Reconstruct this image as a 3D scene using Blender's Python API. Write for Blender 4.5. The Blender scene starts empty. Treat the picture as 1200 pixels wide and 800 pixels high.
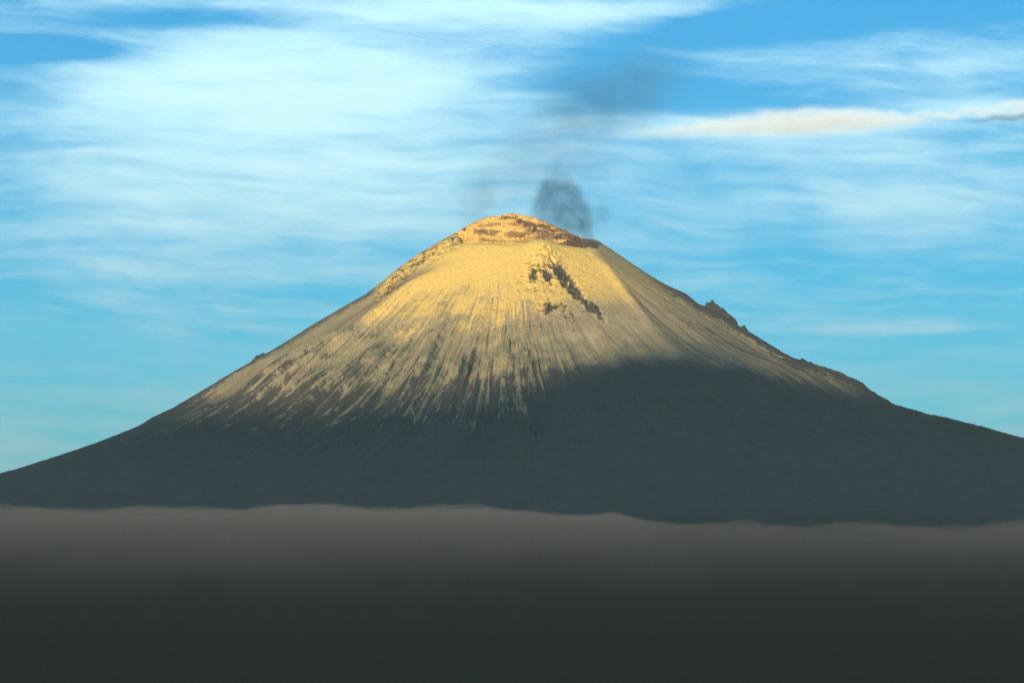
import bpy, bmesh, math, random
import numpy as np

R = math.radians
D = bpy.data
scene = bpy.context.scene
COL = scene.collection

# ------------------------------------------------------------------ camera
CAM_Y = -20000.0                     # metres; the volcano's axis stands at the origin, z = 0 is camera height
FPX = 4444.0                         # focal length in units of a 1200 px wide frame
TILT = math.atan(240.0 / FPX)
cam = D.cameras.new('camera')
cam_o = D.objects.new('camera', cam)
COL.objects.link(cam_o)
cam_o.location = (0, CAM_Y, 0)
cam_o.rotation_euler = (math.pi / 2 + TILT, 0, 0)
cam.sensor_width = 36.0
cam.lens = 36.0 * FPX / 1200.0
cam.clip_start = 10.0
cam.clip_end = 400000.0
scene.camera = cam_o

# ------------------------------------------------------------------ sun and exposure
SUN_EL, SUN_AZ = R(5.2), R(15.0)     # azimuth to the left of straight behind the camera
SDIR = np.array([-math.sin(SUN_AZ) * math.cos(SUN_EL), -math.cos(SUN_AZ) * math.cos(SUN_EL), math.sin(SUN_EL)])
sun = D.lights.new('sun', 'SUN')
sun.energy = 5.0
sun.angle = R(0.6)
sun.color = (1.0, 0.77, 0.50)
sun_o = D.objects.new('sun', sun)
COL.objects.link(sun_o)
from mathutils import Vector
sun_o.rotation_euler = Vector(SDIR).to_track_quat('Z', 'Y').to_euler()
scene.view_settings.view_transform = 'Standard'
scene.view_settings.look = 'None'
scene.view_settings.gamma = 1.0
scene.view_settings.use_curve_mapping = False
scene.view_settings.exposure = 0.65

scene.render.engine = 'CYCLES'
scene.cycles.max_bounces = 10
scene.cycles.volume_bounces = 4
scene.cycles.transparent_max_bounces = 16
scene.cycles.volume_max_steps = 512
scene.cycles.use_denoising = True


# ------------------------------------------------------------------ node helper
class NT:
    def __init__(s, tree):
        s.t = tree
        s.n = tree.nodes
        s.l = tree.links

    def add(s, typ, **kw):
        n = s.n.new(typ)
        for k, v in kw.items():
            setattr(n, k, v)
        return n

    def put(s, sock, v):
        if isinstance(v, bpy.types.NodeSocket):
            s.l.new(v, sock)
        else:
            sock.default_value = v

    def m(s, op, a, b=0.0, c=0.0, clamp=False):
        n = s.add('ShaderNodeMath', operation=op, use_clamp=clamp)
        s.put(n.inputs[0], a)
        s.put(n.inputs[1], b)
        s.put(n.inputs[2], c)
        return n.outputs[0]

    def v(s, op, a, b=(0, 0, 0), scale=None):
        n = s.add('ShaderNodeVectorMath', operation=op)
        s.put(n.inputs[0], a)
        if op not in ('LENGTH', 'NORMALIZE', 'SCALE'):
            s.put(n.inputs[1], b)
        if scale is not None:
            s.put(n.inputs['Scale'], scale)
        return n.outputs['Value'] if op in ('LENGTH', 'DOT_PRODUCT') else n.outputs['Vector']

    def sep(s, a):
        n = s.add('ShaderNodeSeparateXYZ')
        s.put(n.inputs[0], a)
        return n.outputs[0], n.outputs[1], n.outputs[2]

    def comb(s, x, y, z):
        n = s.add('ShaderNodeCombineXYZ')
        for i, q in enumerate((x, y, z)):
            s.put(n.inputs[i], q)
        return n.outputs[0]

    def noise(s, vec, scale=1.0, detail=4.0, rough=0.5, dist=0.0, lac=2.0):
        n = s.add('ShaderNodeTexNoise')
        s.put(n.inputs['Vector'], vec)
        n.inputs['Scale'].default_value = scale
        n.inputs['Detail'].default_value = detail
        n.inputs['Roughness'].default_value = rough
        n.inputs['Distortion'].default_value = dist
        n.inputs['Lacunarity'].default_value = lac
        return n.outputs['Fac']

    def ramp(s, x, a, b, lo=0.0, hi=1.0, smooth=True):
        n = s.add('ShaderNodeMapRange')
        n.interpolation_type = 'SMOOTHSTEP' if smooth else 'LINEAR'
        n.clamp = True
        s.put(n.inputs['Value'], x)
        for i, q in zip((1, 2, 3, 4), (a, b, lo, hi)):
            s.put(n.inputs[i], q)
        return n.outputs[0]

    def mix(s, f, a, b):
        n = s.add('ShaderNodeMix', data_type='RGBA')
        s.put(n.inputs[0], f)
        s.put(n.inputs[6], a if isinstance(a, bpy.types.NodeSocket) else (*a, 1.0))
        s.put(n.inputs[7], b if isinstance(b, bpy.types.NodeSocket) else (*b, 1.0))
        return n.outputs[2]


# ------------------------------------------------------------------ world: Nishita sky and thin cirrus
world = D.worlds.new('World')
scene.world = world
world.use_nodes = True
W = NT(world.node_tree)
bg = W.n['Background']
SKY_STRENGTH = 0.125
sky = W.add('ShaderNodeTexSky', sky_type='NISHITA', sun_disc=False)
sky.sun_elevation = SUN_EL
sky.sun_rotation = math.pi + SUN_AZ
sky.altitude = 5000
sky.air_density = 1.4
sky.dust_density = 0.0
sky.ozone_density = 5.0
tc = W.add('ShaderNodeTexCoord')
dvec = W.v('NORMALIZE', tc.outputs['Generated'])
dx, dy, dz = W.sep(dvec)
AZ = W.m('MULTIPLY', W.m('ARCTAN2', dx, dy), 57.29578)          # degrees right of north
EL = W.m('MULTIPLY', W.m('ARCSINE', dz), 57.29578)


def gauss(a, e, sa, se, amp):
    p = W.m('DIVIDE', W.m('SUBTRACT', AZ, a), sa)
    q = W.m('DIVIDE', W.m('SUBTRACT', EL, e), se)
    r2 = W.m('ADD', W.m('MULTIPLY', p, p), W.m('MULTIPLY', q, q))
    return W.m('MULTIPLY', W.m('EXPONENT', W.m('MULTIPLY', r2, -1.0)), amp)


def deg(u, v, su, sv, amp):
    return gauss((u - 600) / 77.6, (640 - v) / 77.6, su / 77.6, sv / 77.6, amp)


CLOUD_MASSES = [
    (310, 150, 360, 150, 0.25), (330, 110, 230, 80, 0.20), (460, 60, 200, 50, 0.14), (540, 12, 330, 20, 0.22), (300, 250, 330, 60, 0.10),
    (1080, 95, 170, 34, 0.15), (900, 178, 280, 22, 0.10), (1080, 240, 170, 36, 0.20), (760, 15, 150, 14, 0.2), (720, 215, 200, 40, 0.05),
    (60, 62, 90, 15, -0.7), (215, 24, 140, 15, -0.5), (885, 30, 110, 22, -0.7), (1110, 10, 130, 20, -0.5),
    (720, 95, 110, 40, -0.32), (10, 160, 60, 180, -0.14), (560, 110, 60, 60, -0.05), (150, 340, 300, 24, -0.04), (800, 112, 120, 14, -0.2),
    (940, 148, 210, 13, 0.34), (1160, 128, 90, 9, 0.3), (1050, 385, 160, 10, 0.2), (300, 320, 260, 14, 0.12),
]
acc = 0.0
for g in CLOUD_MASSES:
    acc = W.m('ADD', acc, deg(*g))
warp = W.noise(W.v('MULTIPLY', dvec, (14, 14, 30)), 1.0, 3.0, 0.5)
wv = W.m('MULTIPLY', W.m('SUBTRACT', warp, 0.5), 0.014)
dv2 = W.comb(dx, dy, W.m('ADD', dz, W.m('ADD', wv, W.m('MULTIPLY', dx, 0.04))))
n1 = W.noise(W.v('MULTIPLY', dv2, (11, 11, 62)), 1.0, 5.0, 0.52, 0.4)
n2 = W.noise(W.v('MULTIPLY', dv2, (30, 30, 260)), 1.0, 5.0, 0.55, 0.3)
n3 = W.noise(W.v('MULTIPLY', dv2, (90, 90, 420)), 1.0, 4.0, 0.6, 0.5)
nn = W.m('ADD', W.m('ADD', W.m('MULTIPLY', n1, 0.50), W.m('MULTIPLY', n2, 0.48)), W.m('MULTIPLY', n3, 0.22))
cov = W.ramp(W.m('ADD', nn, acc), 0.42, 1.10)
cov = W.m('MULTIPLY', cov, W.ramp(EL, -1.0, 5.5, 0.62, 0.96))
cov = W.m('MAXIMUM', cov, W.m('MULTIPLY', W.ramp(EL, 5.0, 0.5), W.ramp(n2, 0.2, 0.8, 0.3, 0.7)))
K = 1.0 / SKY_STRENGTH
ccol = W.mix(W.ramp(EL, 0.5, 7.0), (0.35 * K, 0.42 * K, 0.44 * K), (0.52 * K, 0.81 * K, 0.90 * K))
rear = W.ramp(dy, 0.75, 0.2)  # unseen cloud added behind and overhead to neutralise the blue ambient light
cov = W.m('ADD', cov, W.m('MULTIPLY', rear, W.ramp(nn, 0.3, 0.7, 0.15, 0.75)), clamp=True)
ccol = W.mix(rear, ccol, (0.20 * K, 0.21 * K, 0.19 * K))
tint = W.v('MULTIPLY', sky.outputs[0], (0.06, 1.20, 1.06))          # a clear, cyan morning sky
skyc = W.mix(cov, tint, ccol)
W.put(bg.inputs['Color'], skyc)
bg.inputs['Strength'].default_value = SKY_STRENGTH


# ------------------------------------------------------------------ numpy noise
def _hash(ix, iy, seed):
    h = (ix.astype(np.int64) * 374761393 + iy.astype(np.int64) * 668265263 + seed * 974634777) & 0xFFFFFFFF
    h = ((h ^ (h >> 13)) * 1274126177) & 0xFFFFFFFF
    return (h ^ (h >> 16)) & 0xFFFFFFFF


def perlin(x, y, seed=0):
    x, y = np.broadcast_arrays(np.asarray(x, float), np.asarray(y, float))
    ix, iy = np.floor(x), np.floor(y)
    fx, fy = x - ix, y - iy
    sx, sy = fx * fx * fx * (fx * (fx * 6 - 15) + 10), fy * fy * fy * (fy * (fy * 6 - 15) + 10)

    def g(ox, oy):
        a = _hash(ix + ox, iy + oy, seed).astype(np.float64) * (2 * np.pi / 4294967296.0)
        return np.cos(a) * (fx - ox) + np.sin(a) * (fy - oy)
    a = g(0, 0) * (1 - sx) + g(1, 0) * sx
    b = g(0, 1) * (1 - sx) + g(1, 1) * sx
    return (a * (1 - sy) + b * sy) * 1.5


def fbm(x, y, octv=4, seed=0, gain=0.5, ridged=False):
    t, a, f, n = 0.0, 1.0, 1.0, 0.0
    for o in range(octv):
        p = perlin(x * f + 13.7 * o, y * f - 7.3 * o, seed + o)
        t = t + a * ((1 - 2 * np.abs(p)) if ridged else p)
        n += a
        a *= gain
        f *= 2.03
    return t / n


def sst(x, a, b):
    t = np.clip((x - a) / (b - a), 0, 1)
    return t * t * (3 - 2 * t)


# ------------------------------------------------------------------ mesh and tagging helpers
def tag(o, label, cat=None, kind=None, group=None):
    o['label'] = label
    if cat:
        o['category'] = cat
    if kind:
        o['kind'] = kind
    if group:
        o['group'] = group
    return o


def link(name, me, mat=None, parent=None):
    o = D.objects.new(name, me)
    COL.objects.link(o)
    if mat:
        me.materials.append(mat)
    if parent:
        o.parent = parent
    return o


def grid_mesh(name, X, Y, Z):
    """X, Y, Z: arrays of shape (rows, cols)."""
    r, c = X.shape
    co = np.stack([X, Y, Z], -1).reshape(-1, 3).astype(np.float32)
    i = (np.arange(r - 1)[:, None] * c + np.arange(c - 1)[None, :]).ravel()
    q = np.stack([i, i + 1, i + c + 1, i + c], -1).astype(np.int32)
    me = D.meshes.new(name)
    me.vertices.add(len(co))
    me.vertices.foreach_set('co', co.ravel())
    me.loops.add(q.size)
    me.loops.foreach_set('vertex_index', q.ravel())
    me.polygons.add(len(q))
    me.polygons.foreach_set('loop_start', (np.arange(len(q)) * 4).astype(np.int32))
    me.polygons.foreach_set('loop_total', np.full(len(q), 4, np.int32))
    me.update(calc_edges=True)
    me.polygons.foreach_set('use_smooth', np.ones(len(q), bool))
    return me


def attr(me, name, a):
    at = me.attributes.new(name, 'FLOAT', 'POINT')
    at.data.foreach_set('value', np.asarray(a, np.float32).ravel())


def new_mat(name):
    m = D.materials.new(name)
    m.use_nodes = True
    t = NT(m.node_tree)
    return m, t, t.n['Principled BSDF'], t.n['Material Output']


def proj(x, y, z):
    """world point -> (u, v) in a 1200 x 800 frame of the scene camera."""
    d = y - CAM_Y
    ct, s = math.cos(TILT), math.sin(TILT)
    zc = d * ct + z * s
    yc = -d * s + z * ct
    return 600 + FPX * x / zc, 400 - FPX * yc / zc


def z_at(v, dist):
    """height of a point seen at row v at horizontal distance dist from the camera."""
    return dist * math.tan(TILT + math.atan((400 - v) / FPX))


# ------------------------------------------------------------------ the volcano's outline (left and right flank profiles)
SIL_L = [(600, 250), (590, 251.7), (567, 255), (550, 263), (530, 275), (507, 288), (483, 302.5), (465, 316), (447, 331),
         (428, 346), (400, 361.7), (379.5, 374), (364, 383), (344.5, 396), (325, 408), (310, 417), (292, 427), (278, 434.7),
         (260.5, 445), (241, 457.5), (229, 464.5), (203, 480), (180, 490.7), (162, 502), (112.5, 523), (63, 539), (29, 550),
         (0, 558), (-60, 572), (-150, 590), (-300, 612), (-500, 640), (-800, 690), (-1300, 730)]
SIL_R = [(600, 250), (608, 251), (625.5, 255), (645, 262.7), (666, 272), (681.5, 279), (690, 280), (699, 281), (716.5, 292.5),
         (737.5, 307), (755, 319), (760, 322.5), (782.5, 336), (805, 345.5), (820, 359), (831, 363), (850, 372), (865, 383),
         (877.5, 390), (910, 410.5), (920, 417.5), (935, 425), (952, 430), (972, 435), (990, 442), (1010, 451), (1017.5, 459),
         (1037.5, 471), (1050, 479), (1077, 486), (1093, 492.5), (1107, 494), (1123, 498), (1150, 505), (1173, 511),
         (1193, 517.5), (1210, 520), (1280, 540), (1400, 568), (1600, 620), (1900, 680), (2500, 730)]


def flank(s):
    a = np.array(s, float)
    r = np.abs(a[:, 0] - 600) * 4.5
    z = np.array([z_at(v, -CAM_Y) for v in a[:, 1]])
    rr = np.arange(0, 12000, 5.0)
    zz = np.interp(rr, r, z)
    k = np.hanning(9)
    fine = np.convolve(np.pad(zz, 4, 'edge'), k / k.sum(), 'valid')
    k = np.hanning(121)
    pad = np.concatenate([2 * zz[0] - zz[60:0:-1], zz, np.full(60, zz[-1])])
    pad[:60] = zz[1:61][::-1]
    soft = np.convolve(pad, k / k.sum(), 'valid')
    return rr, fine, soft


RR, LF, LS = flank(SIL_L)
_, RF, RS = flank(SIL_R)
APEX = LF[0]
GROUND_Z = -300.0


def base_height(x, y):
    r = np.hypot(x, y)
    sp = x / np.maximum(r, 1e-6)
    w = sst(sp, -1.0, 1.0)
    lf, ls = np.interp(r, RR, LF), np.interp(r, RR, LS)
    rf, rs = np.interp(r, RR, RF), np.interp(r, RR, RS)
    e = np.abs(sp) ** 10
    left, right = ls + (lf - ls) * e, rs + (rf - rs) * e
    h = left * (1 - w) + right * w
    # the foot runs out into the plain
    return np.maximum(h, GROUND_Z - 120 + 0 * h)


RIM_U = [480, 530, 545, 560, 590, 610, 620, 630, 642, 652, 662, 690, 700, 740]
RIM_V = [296, 287, 285, 285, 287, 288, 285.5, 282.5, 284, 287, 288.5, 290.5, 290, 300]


def crater_height(x, y, h):
    """near rim, crater bowl and layered far wall in front of the summit."""
    u = 600 + x / 4.42
    zr = (640 - np.interp(u, RIM_U, RIM_V)) * 4.425
    inside = sst(x, -330, -230) * (1 - sst(x, 370, 455))
    k = 26.0
    a = np.clip(0.5 + 0.5 * (zr - h) / k, 0, 1)
    cap = zr * (1 - a) + h * a - k * a * (1 - a)
    t = sst(y, -150.0, -4.0)
    wall = cap + (h - cap) * t
    out = np.where(y < 0, wall, h)
    return h + (out - h) * inside * (y > -900)


def axis(lo, hi, step, lo_far, hi_far, grow=1.12):
    mid = np.arange(lo, hi + step, step)
    a, s = [], step
    p = lo
    while p > lo_far:
        s *= grow
        p -= s
        a.append(p)
    b, s, p = [], step, mid[-1]
    while p < hi_far:
        s *= grow
        p += s
        b.append(p)
    return np.concatenate([np.array(a[::-1]), mid, np.array(b)])


gx = axis(-2950, 2950, 4.4, -9500, 9500)
gy = np.concatenate([axis(-3600, -190, 7.5, -9000, -190.1), np.arange(-186, 40, 3.0), axis(46, 300, 8, 45.9, 9000, 1.10)])
gy = np.unique(np.round(gy, 3))
X, Y = np.meshgrid(gx, gy)
H0 = base_height(X, Y)
Hc = crater_height(X, Y, H0)
U, V = proj(X, Y, Hc)
r = np.hypot(X, Y)
PHI = np.arctan2(X, -Y)                                   # 0 = facing the camera, -90 left, +90 right
front = (Y < 5)
edge = 1 - np.abs(np.sin(PHI)) ** 8                       # 0 at the two silhouettes
edge2 = 1 - np.abs(np.sin(PHI)) ** 24


def soft_line(pts, u, v):
    """signed distance in px to a polyline given left to right by u (positive below the line)."""
    p = np.array(pts, float)
    return v - np.interp(u, p[:, 0], p[:, 1])


def blob(cu, cv, ru, rv, ang=0.0, u=None, v=None):
    u = U if u is None else u
    v = V if v is None else v
    a = R(ang)
    du, dv = u - cu, v - cv
    p = (du * math.cos(a) + dv * math.sin(a)) / ru
    q = (-du * math.sin(a) + dv * math.cos(a)) / rv
    return np.exp(-(p * p + q * q))


# radial coordinate that follows the fall lines down the cone
lr = np.log(np.maximum(r, 60.0))
wob = fbm(X / 420, Y / 420, 3, 5) * 0.02
PW = PHI + wob

# zones
below_rim = sst(V, 292, 330)
left_crest = soft_line([(200, 505), (290, 457), (320, 441), (340, 426), (370, 406), (400, 391), (430, 372), (470, 341),
                        (505, 318), (530, 300), (545, 292), (900, 292)], U, V)
in_trough = (1 - sst(left_crest, -5, 2)) * (U < 540)
sil_v = np.interp(U, [p[0] for p in SIL_L[::-1]] + [p[0] for p in SIL_R[1:]], [p[1] for p in SIL_L[::-1]] + [p[1] for p in SIL_R[1:]])
depth_sil = V - sil_v                                     # px below the skyline
flute_zone = sst(left_crest, -2, 14) * (1 - sst(U, 560, 720)) * sst(V, 318, 380)

H = Hc.copy()
# big gullies on the lower left face
kink = fbm(X / 500, Y / 500, 2, 6) * 0.012 + fbm(X / 50, Y / 50, 2, 7) * 0.0022
PK = PHI + kink
g1 = fbm(PK * 8.0, lr * 0.9, 3, 11, ridged=True)
g2 = fbm(PK * 34.0, lr * 1.3, 4, 21, 0.55, ridged=True)
g3 = fbm(PK * 105.0, lr * 2.6, 3, 31, 0.6, ridged=True)
g4 = fbm(PK * 240.0, lr * 5.0, 3, 41)
crumb = fbm(X / 30, (Y + H0) / 30, 4, 45, 0.6)
low = sst(V, 340, 470) * (1 - 0.75 * sst(V, 490, 560))
edge = edge * (1 - 0.8 * sst(V, 490, 570))
H += edge * front * (g1 - 0.45) * 112 * low * (0.35 + 0.65 * flute_zone)
H += edge * front * np.clip(0.8 + 1.2 * fbm(X / 450, Y / 450, 3, 48), 0.2, 1.8) * (g2 - 0.45) * 46 * sst(V, 330, 440) * (0.25 + 0.75 * flute_zone)
amp = np.clip(0.75 + 1.3 * fbm(X / 330, Y / 330, 3, 47), 0.15, 1.9)
H += edge * front * amp * (g3 - 0.45) * 13 * sst(V, 310, 400) * (0.25 + 0.75 * flute_zone) * (1 - 0.7 * in_trough)
H += edge * front * crumb * 6.5 * sst(V, 340, 400) * (0.3 + 0.7 * flute_zone) * (1 - 0.8 * in_trough)
H += edge * front * g4 * 5.0 * sst(V, 290, 360) * (0.35 + 0.65 * flute_zone) * (1 - 0.7 * in_trough)
# left trough and the crest beside it
crest_fade = sst(V, 300, 345) * (1 - sst(V, 455, 490)) * (U < 545) * front
H += crest_fade * 46 * np.exp(-(np.maximum(left_crest - 5, 0) / 14) ** 2 - (np.minimum(left_crest - 5, 0) / 4) ** 2)
H -= crest_fade * 44 * np.exp(-((left_crest + 9) / 8) ** 2) * edge2
# two spurs low on the left
for (cu, cv, ru, rv, an, hh) in [(335, 440, 30, 4.5, -36, 26), (372, 446, 24, 6, -42, 30), (352, 462, 16, 6, -50, 22), (300, 462, 22, 4, -33, 16)]:
    H += hh * blob(cu, cv, ru, rv, an) * front
# right-hand arete dividing front from right flank
arete = soft_line([(640, 270), (688, 291), (712, 314), (735, 345), (745, 358), (765, 385), (800, 420), (900, 520)], U, V)
H += front * 14 * np.exp(-(arete / 9.0) ** 2) * sst(V, 288, 320) * (1 - sst(V, 400, 450))
# knob under the rim and the dark cliffs running down to the right of it
H += front * (22 * blob(634, 291, 14, 9) + 34 * blob(640, 306, 16, 13) * (0.6 + 0.8 * fbm(X / 40, Y / 40, 3, 51, ridged=True)))
cl = blob(667, 333, 30, 6.5, 46) + 0.9 * blob(641, 324, 5, 11, -24) + 0.9 * blob(643, 362, 10, 7, 10) + 0.9 * blob(697, 364, 18, 4.5, 38) + 0.7 * blob(625, 325, 7, 16, 5) + 0.5 * blob(660, 360, 9, 6, 30) + 0.4 * blob(656, 318, 10, 9, 0)
cl = np.clip(cl, 0, 1)
crag = fbm(X / 60, (Y + 1.2 * H0) / 60, 5, 61, ridged=True)
H += front * cl * (crag - 0.35) * 60
H -= front * 30 * blob(668, 336, 30, 5, 46) + front * 26 * blob(641, 324, 5, 9, -24)
# broken rock along the upper left skyline
lrock = sst(U, 425, 455) * (1 - sst(U, 545, 566)) * (1 - sst(depth_sil, 9, 24)) * front
H += lrock * (fbm(X / 34, H0 / 20, 4, 71, ridged=True) - 0.5) * 26 * np.clip(depth_sil / 8, 0, 1)
# strata of the summit wall
capz = (Y > -175) * front * sst(X, -300, -220) * (1 - sst(X, 380, 450))
bandw = 26.0 + 5 * perlin(X / 150, 0 * X, 81)
tt = (H + 0.10 * X + 12 * fbm(X / 120, Y / 120, 3, 82)) / bandw
st = np.floor(tt) + sst(tt - np.floor(tt), 0.25, 0.75)
wallmask = capz * sst(Y, -170, -120) * (1 - sst(Y, -22, -2))
H += wallmask * ((st - tt) * bandw * 0.9 + (fbm(X / 70, H / 18, 4, 83, ridged=True) - 0.5) * 10)
# streaks on the right flank, roughness everywhere
H += front * sst(PHI, 0.5, 1.1) * edge2 * (fbm(PW * 60, lr * 2.0, 4, 91, ridged=True) - 0.45) * 12 * sst(V, 320, 360)
H += front * edge2 * fbm(X / 55, Y / 55, 5, 95) * (3 + 1.5 * sst(V, 400, 470))
H += fbm(X / 900, Y / 900, 4, 97) * 60 * sst(r, 3200, 6000) * sst(H, -250, 0)
# fine broken skyline
H += (fbm(X / 45, Y / 200, 5, 99, 0.7)) * (15 + 9 * sst(X, 700, 1200)) * (np.abs(np.sin(PHI)) ** 20) * sst(r, 1200, 1700) * (0.4 + 0.6 * sst(X, 0, 100))
# crater behind the far wall
H -= 230 * np.exp(-(((X - 130) / 300) ** 2 + ((Y - 360) / 190) ** 2) ** 2) * sst(Y, 40, 130)

me = grid_mesh('mountain', X, Y, H)

# ---- what covers the ground: pale snow, ash, rock, moss; some shade and sun tint painted in
dHx = np.gradient(H, axis=1) / np.gradient(X, axis=1)
dHy = np.gradient(H, axis=0) / np.gradient(Y, axis=0)
slope = np.hypot(dHx, dHy)
fine_line = fbm(PK * 130, lr * 0.9, 4, 131, 0.6)
long_line = fbm(PK * 45, lr * 0.7, 4, 133, 0.6)
nA = fbm(X / 130, Y / 130, 5, 101)
nB = fbm(PK * 75, lr * 1.8, 4, 103)
streak_n = (g2 - 0.5) * 0.8 + (g3 - 0.5) * 1.0 + 0.8 * nB + 0.55 * crumb + 0.9 * nA  # gullies come out darker: exposed rock plus relief shade put into the colour
sel = (np.abs(U - 500) < 250) & (V > 320) & (V < 480) & front
streak_n = (streak_n - streak_n[sel].mean()) / streak_n[sel].std()
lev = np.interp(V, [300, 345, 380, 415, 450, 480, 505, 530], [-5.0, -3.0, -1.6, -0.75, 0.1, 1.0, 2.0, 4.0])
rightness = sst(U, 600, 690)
shade_line = V - np.interp(U, [600, 700, 780, 860, 1000], [440, 420, 414, 424, 466])
lev = lev - 0.6 * rightness * (1 - sst(shade_line, -30, 0)) + 2.6 * rightness * sst(shade_line + 14 * nA, -8, 30)  # right side: the shadow's edge is painted as a change to darker ground
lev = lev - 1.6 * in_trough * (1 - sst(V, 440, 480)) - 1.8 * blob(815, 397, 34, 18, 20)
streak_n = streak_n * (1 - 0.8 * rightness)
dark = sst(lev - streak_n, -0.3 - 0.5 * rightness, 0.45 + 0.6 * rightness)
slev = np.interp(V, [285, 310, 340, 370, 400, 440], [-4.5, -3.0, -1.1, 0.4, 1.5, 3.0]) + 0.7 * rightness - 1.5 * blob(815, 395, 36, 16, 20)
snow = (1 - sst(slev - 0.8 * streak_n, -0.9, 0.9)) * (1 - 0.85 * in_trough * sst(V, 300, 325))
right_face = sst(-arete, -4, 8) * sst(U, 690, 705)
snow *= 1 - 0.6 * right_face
rockn = fbm(X / 48, (Y + H0) / 40, 5, 105)
rock2 = fbm(X / 26, (Y * 0.6 + H0) / 34, 5, 115, 0.62)
rock = sst(1.25 * cl + 1.2 * rock2 + 0.55 * rockn + 0.3 * nB - 0.64, -0.08, 0.2)
field = blob(655, 345, 70, 45, 35) * (V > 295)
rock = np.maximum(rock, sst(rock2 + 0.4 * nB + 0.32 * field, 0.52, 0.66) * sst(field, 0.2, 0.5))
rock = np.maximum(rock, lrock * sst(rockn, -0.12, 0.15))
bn = fbm(X / 90, H / 30, 4, 107)
bf = fbm(X / 75, H / 14, 4, 108)


def band(pts_, half, u0, u1):
    d_ = np.abs(soft_line(pts_, U, V) + 2.2 * bn)
    return (1 - sst(d_, half * 0.6, half * 1.15)) * sst(U, u0, u0 + 8) * (1 - sst(U, u1 - 10, u1)) * sst(bf + 0.5 * bn, -0.30, -0.02)


strata = np.maximum.reduce([
    band([(540, 274), (565, 272), (600, 275), (640, 276)], 4.2, 540, 632) * 0.8,
    band([(540, 268), (575, 263), (600, 263), (640, 266)], 2.4, 556, 616) * 0.55,
    band([(560, 281), (600, 283), (640, 285)], 2.6, 556, 640) * 0.6,
    band([(575, 257), (594, 254), (606, 254)], 2.8, 582, 612) * 0.9,
    band([(600, 258), (640, 266), (690, 287)], 3.0, 600, 700),
    band([(608, 262), (630, 272), (660, 282), (690, 289)], 4.5, 608, 700),
    band([(618, 275), (640, 284), (690, 291)], 3.6, 622, 700)])
strata = np.maximum(strata, 0.85 * sst(U + 0.9 * (V - 270), 614, 650) * sst(bn, -0.5, 0.1) * (V < 293) * (U < 705))
rock = np.maximum(rock, np.clip(strata, 0, 1) * (Y > -190) * front)
darkseg = capz * sst(X, 385, 400) * (1 - sst(X, 430, 445)) * (Y > -120)
rock = np.maximum(rock, sst(blob(693, 286, 11, 5, 22) + 0.35 * bf, 0.35, 0.6))
rock = np.maximum(rock, sst(slope, 1.3, 1.9) * (1 - wallmask) * sst(rockn, -0.2, 0.2) * sst(U, 560, 640))
rsk = front * (U > 720) * (1 - sst(depth_sil + 10 * rockn + 9 * long_line, 4, 9)) * sst(U, 740, 790)
rsk = np.maximum(rsk, front * sst(U, 790, 800) * (1 - sst(U, 832, 845)) * sst(rock2, 0.02, 0.2) * np.exp(-((V - np.interp(U, [790, 840], [370, 392])) / 3.0) ** 2) * 1.2)
lsk = front * (U < 440) * (U > 190) * (1 - sst(depth_sil + 7 * rockn + 6 * long_line, 1.5, 4))
rsk = np.maximum(rsk, lsk)
rock = np.where(U > 720, np.minimum(rock, 1), rock)
rock = np.maximum(rock, rsk * 0.9)
rock = np.clip(rock, 0, 1)
green = sst(V + 30 * nB, 370, 430) * (1 - sst(V + 30 * nA, 470, 520)) * sst(U, 280, 420) * (1 - sst(U, 680, 760)) * sst(fbm(X / 90, Y / 90, 4, 109), -0.2, 0.25)
wallmask_soft = np.clip(capz * sst(Y, -165, -140) * (0.75 + 0.5 * bn), 0, 1)
attr(me, 'cap', wallmask_soft)
snow = np.maximum(snow, 0.95 * lrock)
rock = np.where(lrock > 0.5, rock * sst(rockn + 0.35 * long_line, -0.02, 0.22), rock)
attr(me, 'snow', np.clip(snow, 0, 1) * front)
attr(me, 'rock', rock * front)
attr(me, 'warm', np.clip(lrock + capz, 0, 1))
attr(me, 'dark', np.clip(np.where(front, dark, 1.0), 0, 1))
attr(me, 'green', np.clip(green, 0, 1) * front)
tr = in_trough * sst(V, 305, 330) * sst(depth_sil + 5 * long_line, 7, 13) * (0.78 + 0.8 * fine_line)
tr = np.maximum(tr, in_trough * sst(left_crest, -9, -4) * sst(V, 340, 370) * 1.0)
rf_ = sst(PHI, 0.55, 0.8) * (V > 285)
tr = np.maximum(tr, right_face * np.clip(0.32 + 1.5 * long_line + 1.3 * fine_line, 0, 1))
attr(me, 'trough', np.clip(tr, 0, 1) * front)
attr(me, 'lines', np.clip(0.5 + 1.2 * long_line + 1.1 * fine_line, 0, 1))

mat, T, bs, out = new_mat('volcanic_ash_and_snow')


def A(name):
    n = T.add('ShaderNodeAttribute', attribute_name=name)
    return n.outputs['Fac']


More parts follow.
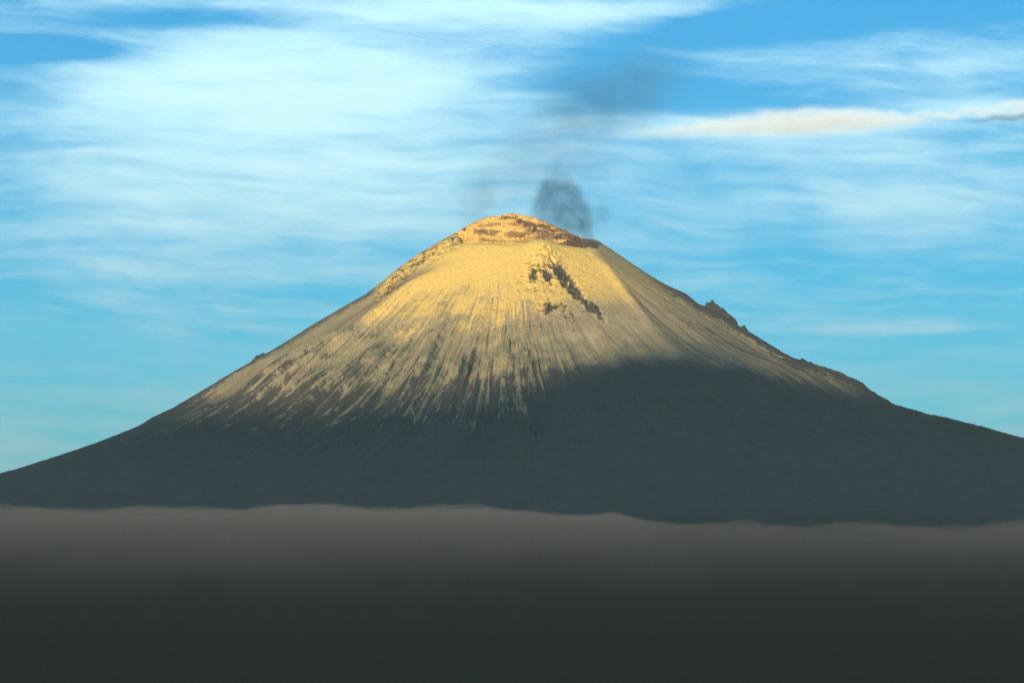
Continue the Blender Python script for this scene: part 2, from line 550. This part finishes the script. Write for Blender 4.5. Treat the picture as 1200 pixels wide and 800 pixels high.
geo = T.add('ShaderNodeNewGeometry').outputs['Position']
f1 = T.noise(geo, 1 / 90.0, 6, 0.6)
f2 = T.noise(geo, 1 / 22.0, 5, 0.6)
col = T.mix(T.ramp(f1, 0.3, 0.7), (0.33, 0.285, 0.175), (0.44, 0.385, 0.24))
snowc = T.mix(T.ramp(f2, 0.35, 0.65), (0.83, 0.61, 0.17), (0.93, 0.69, 0.195))  # gold of the low sun put into the snow's base colour
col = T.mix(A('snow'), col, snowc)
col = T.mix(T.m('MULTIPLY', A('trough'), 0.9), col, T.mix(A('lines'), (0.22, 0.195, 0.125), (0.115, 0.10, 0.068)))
col = T.mix(T.m('MULTIPLY', A('green'), 0.75), col, T.mix(f2, (0.15, 0.17, 0.095), (0.24, 0.26, 0.14)))
col = T.mix(A('cap'), col, T.mix(T.ramp(f2, 0.3, 0.7), (0.60, 0.35, 0.095), (0.78, 0.50, 0.135)))
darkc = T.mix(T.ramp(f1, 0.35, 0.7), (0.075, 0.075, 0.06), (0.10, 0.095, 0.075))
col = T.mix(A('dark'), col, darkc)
rockc = T.mix(T.ramp(f2, 0.35, 0.7), (0.055, 0.045, 0.03), (0.14, 0.11, 0.065))
rockc = T.mix(A('warm'), rockc, T.mix(T.ramp(f2, 0.35, 0.7), (0.05, 0.03, 0.02), (0.17, 0.09, 0.042)))
col = T.mix(A('rock'), col, rockc)
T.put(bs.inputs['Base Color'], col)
bs.inputs['Roughness'].default_value = 0.95
bs.inputs['Specular IOR Level'].default_value = 0.1
bmp = T.add('ShaderNodeBump')
bmp.inputs['Strength'].default_value = 0.8
bmp.inputs['Distance'].default_value = 10.0
T.put(bmp.inputs['Height'], T.noise(geo, 1 / 16.0, 4, 0.65))
T.put(bs.inputs['Normal'], bmp.outputs[0])
mountain = link('mountain', me, mat)
tag(mountain, 'steep volcano cone with pale sunlit ash on its summit and dark shaded lower slopes', kind='structure')


# ------------------------------------------------------------------ rock crags standing on the two skylines (children of the mountain)
rmat, T2, bs2, _ = new_mat('dark_crag_rock')
g2p = T2.add('ShaderNodeNewGeometry').outputs['Position']
T2.put(bs2.inputs['Base Color'], T2.mix(T2.ramp(T2.noise(g2p, 1 / 25.0, 5, 0.6), 0.3, 0.7), (0.03, 0.027, 0.024), (0.075, 0.06, 0.048)))
bs2.inputs['Roughness'].default_value = 0.95
bs2.inputs['Specular IOR Level'].default_value = 0.1


def crag_mesh(outline, depth, y0, seed):
    """outline: list of (u, v) along the crag's top edge, left to right; its foot is sunk into the slope."""
    p = np.array(outline, float)
    x = (p[:, 0] - 600) * 4.5
    zt = np.array([z_at(v, -CAM_Y + y0) for v in p[:, 1]])
    xs = np.linspace(x[0], x[-1], 44)
    top = np.interp(xs, x, zt)
    ground = np.array([base_height(np.array(q), np.array(y0)) for q in xs])
    hgt = np.maximum(top - ground, 1.0)
    ts = np.linspace(-1, 1, 25)
    XX, TT = np.meshgrid(xs, ts)
    prof = 1 - np.abs(TT) ** 3.2
    taper = np.interp(xs, [xs[0], xs[0] + 0.1 * (xs[-1] - xs[0]), xs[-1] - 0.1 * (xs[-1] - xs[0]), xs[-1]], [0.5, 1, 1, 0.5])
    YY = y0 + TT * depth * taper[None, :] + 9 * fbm(XX / 24, TT * 3, 3, seed)
    GG = base_height(XX, YY)
    step_ = np.floor(xs / 14.0 + 0.6 * fbm(xs / 30, 0 * xs, 2, seed + 5)) * 14.0
    hg = hgt * (0.80 + 0.38 * perlin(step_ / 23.0 + 0.37, 0 * step_ + 0.61, seed + 7)) + 5
    ZZ = GG - 25 + (hg[None, :] + 25) * prof + 9 * fbm(XX / 16, YY / 16, 4, seed + 3) * prof ** 0.5
    m = grid_mesh('rock_crag', XX, YY, ZZ)
    m.polygons.foreach_set('use_smooth', np.zeros(len(m.polygons), bool))
    return m


CRAGS = [
    ([(289, 429), (296, 422), (303, 416), (307.5, 413), (309.5, 414), (311.5, 419)], 22, -6, 'low dark wedge of rock on the left skyline'),
    ([(824, 366), (828, 355), (831, 351.5), (836, 353), (845, 359.5), (855, 366), (861, 371), (864.5, 379), (866, 386)], 34, -22, 'long dark slab of rock high on the right skyline'),
    ([(867.5, 388), (870, 382.5), (873, 382), (876.5, 388), (884, 395), (895, 403)], 20, -12, 'small dark knob of rock just below the long slab'),
    ([(935, 428), (937.5, 420.5), (941, 419.5), (945, 423), (952, 425), (958, 434)], 26, -14, 'squat block of rock low on the right skyline'),
    ([(968, 438), (973, 432.5), (982, 436.5), (990, 440.5), (996, 446)], 22, -12, 'broken low ledge of rock beyond the squat block'),
    ([(1003, 453), (1008, 449), (1016, 454.5), (1018.5, 460), (1021, 465)], 22, -12, 'stepped end of the rock ledge where the right skyline steepens'),
    ([(900, 409), (907, 406.5), (914, 411.5), (920, 419)], 18, -10, 'narrow rib of rock midway down the right skyline'),
]
for k, (ol, dp, y0, lab) in enumerate(CRAGS):
    c = link('rock_crag', crag_mesh(ol, dp, y0, 200 + 9 * k), rmat, mountain)
    c['label'] = lab


# ------------------------------------------------------------------ unseen ridge behind the camera, crest shaped to cast the lower slopes' shadow
EDGE_SHADOW = [(100, 478), (190, 480), (240, 478), (300, 480), (350, 480), (420, 476), (500, 468), (560, 462), (600, 452), (650, 438),
               (700, 422), (740, 406), (770, 399), (800, 399), (830, 397), (860, 401), (900, 420), (960, 448), (1010, 470),
               (1040, 468), (1080, 450), (1200, 440)]
RIDGE_Y = -27000.0
vis = front & (Y > -3400) & (np.abs(X) < 2900)
pts = []
fx_, fy_, fz_, fu, fv = X[vis], Y[vis], Hc[vis], U[vis], V[vis]
for (u, v) in EDGE_SHADOW:
    sv = np.interp(u, [p[0] for p in SIL_L[::-1]] + [p[0] for p in SIL_R[1:]], [p[1] for p in SIL_L[::-1]] + [p[1] for p in SIL_R[1:]])
    if v > sv + 1:
        i = np.argmin((fu - u) ** 2 + (fv - v) ** 2)
        P = np.array([fx_[i], fy_[i], fz_[i]])
    else:
        P = np.array([(u - 600) * 4.5, 0.0, z_at(v, -CAM_Y)])
    t = (RIDGE_Y - P[1]) / SDIR[1]
    Q = P + SDIR * t
    pts.append((Q[0], Q[2]))
pts.sort()
px_ = np.array([p[0] for p in pts])
pz_ = np.array([p[1] for p in pts])
cx = np.arange(-17000, 4500, 60.0)
cz = np.interp(cx, px_, pz_)
cz += np.where(cx < px_[0], -0.10 * (px_[0] - cx) + 160 * fbm(cx / 900, 0 * cx, 3, 301), 0)
cz += np.where(cx > px_[-1], -0.22 * (cx - px_[-1]) + 160 * fbm(cx / 900, 0 * cx, 3, 302), 0)
cs = np.concatenate([np.linspace(-9000, -300, 40), np.arange(-240, 241, 60), np.linspace(300, 7600, 36)])
CX, CS = np.meshgrid(cx, cs)
CZ = cz[None, :] - np.abs(CS) * 0.56
CZ += (fbm(CX / 700, CS / 700, 5, 305, ridged=True) - 0.6) * 260 * sst(np.abs(CS), 200, 1600)
CZ = np.maximum(CZ, GROUND_Z - 30)
rm, T3, bs3, _ = new_mat('shadow_ridge_slopes')
g3p = T3.add('ShaderNodeNewGeometry').outputs['Position']
T3.put(bs3.inputs['Base Color'], T3.mix(T3.ramp(T3.noise(g3p, 1 / 600.0, 6, 0.6), 0.3, 0.7), (0.05, 0.055, 0.04), (0.14, 0.12, 0.09)))
bs3.inputs['Roughness'].default_value = 1.0
ridge = link('shadow_ridge', grid_mesh('shadow_ridge', CX, RIDGE_Y + CS, CZ), rm)
tag(ridge, 'long unseen ridge behind the viewer, shaped to shade the lower volcano', kind='structure')

# ------------------------------------------------------------------ ground sheet
ga = np.linspace(-42000, 12000, 140)
gxx = np.linspace(-40000, 40000, 160)
GX, GY = np.meshgrid(gxx, ga)
GZ = GROUND_Z + 14 * fbm(GX / 2500, GY / 2500, 3, 401)
gm, T4, bs4, _ = new_mat('dark_forest_plain')
g4p = T4.add('ShaderNodeNewGeometry').outputs['Position']
T4.put(bs4.inputs['Base Color'], T4.mix(T4.ramp(T4.noise(g4p, 1 / 500.0, 6, 0.6), 0.3, 0.7), (0.018, 0.016, 0.011), (0.03, 0.026, 0.018)))
bs4.inputs['Roughness'].default_value = 1.0
ground = link('ground', grid_mesh('ground', GX, GY, GZ), gm)
tag(ground, 'dark plain under the cloud bank at the foot of the volcano', kind='structure')


# ------------------------------------------------------------------ volumes
def vol_mat(name, color, density, aniso=0.0):
    m = D.materials.new(name)
    m.use_nodes = True
    t = NT(m.node_tree)
    t.n.remove(t.n['Principled BSDF'])
    p = t.add('ShaderNodeVolumePrincipled')
    p.inputs['Color'].default_value = (*color, 1)
    t.put(p.inputs['Density'], density)
    p.inputs['Anisotropy'].default_value = aniso
    t.l.new(p.outputs[0], t.n['Material Output'].inputs['Volume'])
    return m, t, p


def box_mesh(name, lo, hi):
    bm = bmesh.new()
    bmesh.ops.create_cube(bm, size=1.0)
    for v in bm.verts:
        v.co = Vector([(lo[i] + hi[i]) / 2 + v.co[i] * (hi[i] - lo[i]) for i in range(3)])
    me = D.meshes.new(name)
    bm.to_mesh(me)
    bm.free()
    return me


# low cloud bank filling the plain
FOG_V = [(-400, 594), (0, 592), (60, 594), (150, 599), (190, 594), (235, 594), (256, 591), (275, 595), (310, 597), (345, 592), (400, 590), (450, 594),
         (500, 592), (565, 590), (600, 595), (640, 602), (690, 604), (715, 601), (760, 609), (800, 612), (860, 611), (900, 612), (960, 616), (985, 611),
         (1050, 615), (1100, 613), (1140, 611), (1200, 612), (1600, 605)]
fy = np.concatenate([np.linspace(-12500, -9800, 60), np.linspace(-9760, -5000, 120)])
fx = np.arange(-6000, 6001, 30.0)
FX, FY = np.meshgrid(fx, fy)
fd = FY - CAM_Y
FU = 600 + FPX * FX / 12600.0
CREST_D = 12600.0
ztop = np.interp(FU, [p[0] for p in FOG_V], [(640 - p[1]) / FPX * CREST_D for p in FOG_V])
bil = fbm(FX / 420, FY / 1500, 4, 501) * 16 + np.abs(fbm(FX / 170, FY / 400, 3, 502)) * 16
FZ = ztop - 10 + bil * 1.9 - ((FY + 7400) / 2300) ** 2 * 55
fr = sst(FY, -12500, -11200)
FZ = GROUND_Z + 80 + (FZ - GROUND_Z - 80) * np.sqrt(np.clip(fr, 0, 1))
bk = 1 - sst(FY, -5600, -5000)
FZ = GROUND_Z + 80 + (FZ - GROUND_Z - 80) * np.sqrt(np.clip(bk, 0, 1))
FZ = np.maximum(FZ, GROUND_Z + 81)


def slab_mesh(name, X_, Y_, Z_, zb):
    bm = bmesh.new()
    r_, c_ = X_.shape
    tv = [[bm.verts.new((X_[i, j], Y_[i, j], Z_[i, j])) for j in range(c_)] for i in range(r_)]
    bv = [[bm.verts.new((X_[i, j], Y_[i, j], zb)) if (i in (0, r_ - 1) or j in (0, c_ - 1)) else None for j in range(c_)] for i in range(r_)]
    for i in range(r_ - 1):
        for j in range(c_ - 1):
            bm.faces.new((tv[i][j], tv[i][j + 1], tv[i + 1][j + 1], tv[i + 1][j]))
    loop = [(0, j) for j in range(c_)] + [(i, c_ - 1) for i in range(1, r_)] + [(r_ - 1, j) for j in range(c_ - 2, -1, -1)] + [(i, 0) for i in range(r_ - 2, 0, -1)]
    for a in range(len(loop)):
        p, q = loop[a], loop[(a + 1) % len(loop)]
        bm.faces.new((bv[p[0]][p[1]], bv[q[0]][q[1]], tv[q[0]][q[1]], tv[p[0]][p[1]]))
    bm.faces.new([bv[p[0]][p[1]] for p in loop][::-1])
    bmesh.ops.recalc_face_normals(bm, faces=bm.faces)
    me = D.meshes.new(name)
    bm.to_mesh(me)
    bm.free()
    me.polygons.foreach_set('use_smooth', np.ones(len(me.polygons), bool))
    return me


fm, TF, pf = vol_mat('low_cloud', (0.88, 0.62, 0.46), 0.001, 0.0)
fz_ = TF.sep(TF.add('ShaderNodeNewGeometry').outputs['Position'])[2]
fden = TF.m('POWER', TF.ramp(fz_, -230.0, 100.0, smooth=False), 2.6)
TF.put(pf.inputs['Density'], TF.m('MULTIPLY', TF.m('MULTIPLY', fden, TF.ramp(
    TF.noise(TF.v('MULTIPLY', TF.add('ShaderNodeNewGeometry').outputs['Position'], (1, 1, 3.0)), 1 / 420.0, 3, 0.55), 0.36, 0.64, 0.2, 2.0)), 1.1e-3))
fm.cycles.volume_step_rate = 0.2
fog = link('fog_bank', slab_mesh('fog_bank', FX, FY, FZ, GROUND_Z + 60), fm)
tag(fog, 'dark grey bank of low cloud across the foot of the volcano', kind='stuff')


# dark absorbing mist, added to darken the cloud bank towards its bottom
mx, my = np.meshgrid(np.arange(-8000, 8001, 80.0), np.arange(-15800, -8300, 80.0))
mz = 66 + 12 * fbm(mx / 700, my / 700, 4, 511)
rise = np.sqrt(np.clip(sst(my, -15800, -13200) * (1 - sst(my, -8900, -8330)), 0, 1))
mz = -268 + (mz + 268) * rise
mm_, TM, pm = vol_mat('darkening_mist', (0.16, 0.115, 0.075), 5.0e-4, 0.0)
mp = TM.add('ShaderNodeNewGeometry').outputs['Position']
mzn = TM.m('ADD', TM.sep(mp)[2], TM.m('MULTIPLY', TM.m('SUBTRACT', TM.noise(mp, 1 / 1100.0, 2, 0.5), 0.5), 130.0))
TM.put(pm.inputs['Density'], TM.m('MULTIPLY', TM.m('POWER', TM.ramp(mzn, 92.0, -205.0, smooth=False), 1.25), 6.0e-4))
mm_.cycles.volume_step_rate = 0.15
added_mist = link('added_mist', slab_mesh('added_mist', mx, my, np.maximum(mz, -267), -280), mm_)
tag(added_mist, 'dark mist added before the cloud bank to darken it downwards', kind='stuff')


def blobs_volume(name, blobs, y, y_thick, mat_args, dens, noise_scale, noise_amt, soft=1.0, stretch=(1, 1, 1), step=0.25, edge_noise=0.5, pad=1.12):
    """blobs: (u, v, ru, rv, weight) ellipsoids in a vertical plane y; returns a closed hull and a volume whose density fades to nothing inside it."""
    d = y - CAM_Y
    k = d / FPX
    bm = bmesh.new()
    ells = []
    for (u, v, ru, rv, wt) in blobs:
        c = Vector(((u - 600) * k, y, z_at(v, d)))
        rad = Vector((ru * k, min(ru, rv * 1.6) * k * y_thick, rv * k))
        ells.append((c, rad, wt))
        g = bmesh.ops.create_icosphere(bm, subdivisions=3, radius=1.0)
        for w in g['verts']:
            w.co = Vector([c[i] + w.co[i] * rad[i] * pad for i in range(3)])
    me = D.meshes.new(name)
    bm.to_mesh(me)
    bm.free()
    o = link(name, me)
    rem = o.modifiers.new('remesh', 'REMESH')
    rem.mode = 'VOXEL'
    rem.voxel_size = min(e[1][2] for e in ells) / 3.0
    bpy.context.view_layer.update()
    me2 = D.meshes.new_from_object(o.evaluated_get(bpy.context.evaluated_depsgraph_get()))
    o.modifiers.clear()
    o.data = me2
    me2.name = name
    m, t, p = vol_mat(name + '_volume', *mat_args[:1], 0.0, *mat_args[1:])
    pos = t.add('ShaderNodeNewGeometry').outputs['Position']
    wn = t.add('ShaderNodeTexNoise')
    t.put(wn.inputs['Vector'], pos)
    wn.inputs['Scale'].default_value = noise_scale
    wn.inputs['Detail'].default_value = 2
    wofs = t.v('SCALE', t.v('SUBTRACT', wn.outputs['Color'], (0.5, 0.5, 0.5)), scale=edge_noise / noise_scale)
    wpos = t.v('ADD', pos, wofs)
    tot = 0.0
    for (c, rad, wt) in ells:
        q = t.v('MULTIPLY', t.v('SUBTRACT', wpos, tuple(c)), (1 / rad[0], 1 / rad[1], 1 / rad[2]))
        tot = t.m('ADD', tot, t.ramp(t.v('LENGTH', q), 1.0, 1.0 - soft, 0.0, wt))
    nz = t.noise(t.v('MULTIPLY', pos, stretch), noise_scale * 1.6, 5, 0.6)
    nzf = t.ramp(nz, 0.5 - noise_amt * 0.3, 0.5 + noise_amt * 0.25, 1 - noise_amt, 1.0)
    t.put(p.inputs['Density'], t.m('MULTIPLY', t.m('MULTIPLY', tot, nzf), dens))
    m.cycles.volume_step_rate = step
    me2.materials.clear()
    me2.materials.append(m)
    return o


# ash plume leaving the crater behind the far wall
plume = blobs_volume('ash_plume', [
    (636, 238, 18, 24, 0.9), (645, 222, 22, 18, 1.1), (662, 220, 18, 16, 0.9), (673, 226, 16, 20, 1.0), (680, 244, 18, 24, 1.0), (658, 244, 26, 22, 0.9),
    (686, 262, 16, 24, 0.9), (689, 277, 11, 14, 0.8), (652, 260, 34, 18, 0.5), (672, 268, 24, 18, 0.6), (706, 252, 16, 24, 0.25), (655, 203, 24, 16, 0.22),
    (630, 254, 18, 18, 0.5)], 330.0, 1.2, ((0.11, 0.36, 0.62),), 0.0185, 1 / 62.0, 0.85, step=0.2, edge_noise=0.75)
tag(plume, 'dark puff of ash rising from the right side of the summit crater', 'smoke')
drift = blobs_volume('thin_smoke', [
    (556, 234, 38, 46, 1.2), (690, 190, 60, 50, 0.45), (585, 215, 50, 50, 0.6), (620, 180, 70, 56, 0.5), (660, 150, 80, 56, 0.6), (705, 125, 90, 56, 0.8), (740, 104, 86, 54, 0.7),
    (770, 82, 80, 46, 0.5), (660, 95, 70, 50, 0.4), (640, 215, 60, 50, 0.5), (694, 258, 28, 32, 0.8)], 480.0, 1.0, ((0.13, 0.33, 0.60),), 0.0023, 1 / 150.0, 0.92, step=0.3)
tag(drift, 'faint veil of thin smoke drifting up above the summit to the right', 'smoke')

# long bright streak of cloud far behind, outside the haze
streak = blobs_volume('cloud', [
    (745, 158, 60, 8, 0.4), (800, 154, 80, 13, 0.6), (860, 149, 90, 18, 0.8), (915, 145, 80, 21, 1.0), (965, 142, 80, 23, 1.0), (1015, 142, 80, 17, 0.9),
    (1065, 138, 75, 11, 0.9), (1115, 134, 70, 8, 1.0), (1165, 130, 60, 9, 1.1), (1215, 125, 60, 13, 1.1)], 60000.0, 1.0, ((0.80, 0.90, 1.0), -0.3), 0.0042,
    1 / 420.0, 0.9, stretch=(0.4, 1, 1.8), step=0.12, edge_noise=0.75)
tip_shade = blobs_volume('cloud', [(1160, 141, 40, 4, 0.7), (1190, 138, 40, 6, 1.0), (1225, 136, 36, 7, 1.0)], 58000.0, 1.0, ((0.25, 0.28, 0.40), 0.0), 0.008,
    1 / 400.0, 0.6, stretch=(0.45, 1, 1.8), step=0.12)  # dark colour paints the shaded underside at the streak's right end
tag(tip_shade, 'short dark sliver standing in for the shaded underside of the bright streak at its right end', 'cloud')
tag(streak, 'long bright streak of cloud in the upper right sky', 'cloud')

# ------------------------------------------------------------------ air
hm, _, _ = vol_mat('air', (0.72, 0.97, 1.0), 1.3e-5, 0.0)
haze = link('haze', box_mesh('haze', (-41000, -43000, GROUND_Z - 60), (41000, 12500, 3400)), hm)
tag(haze, 'thin blue haze between the viewer and the volcano', kind='stuff')
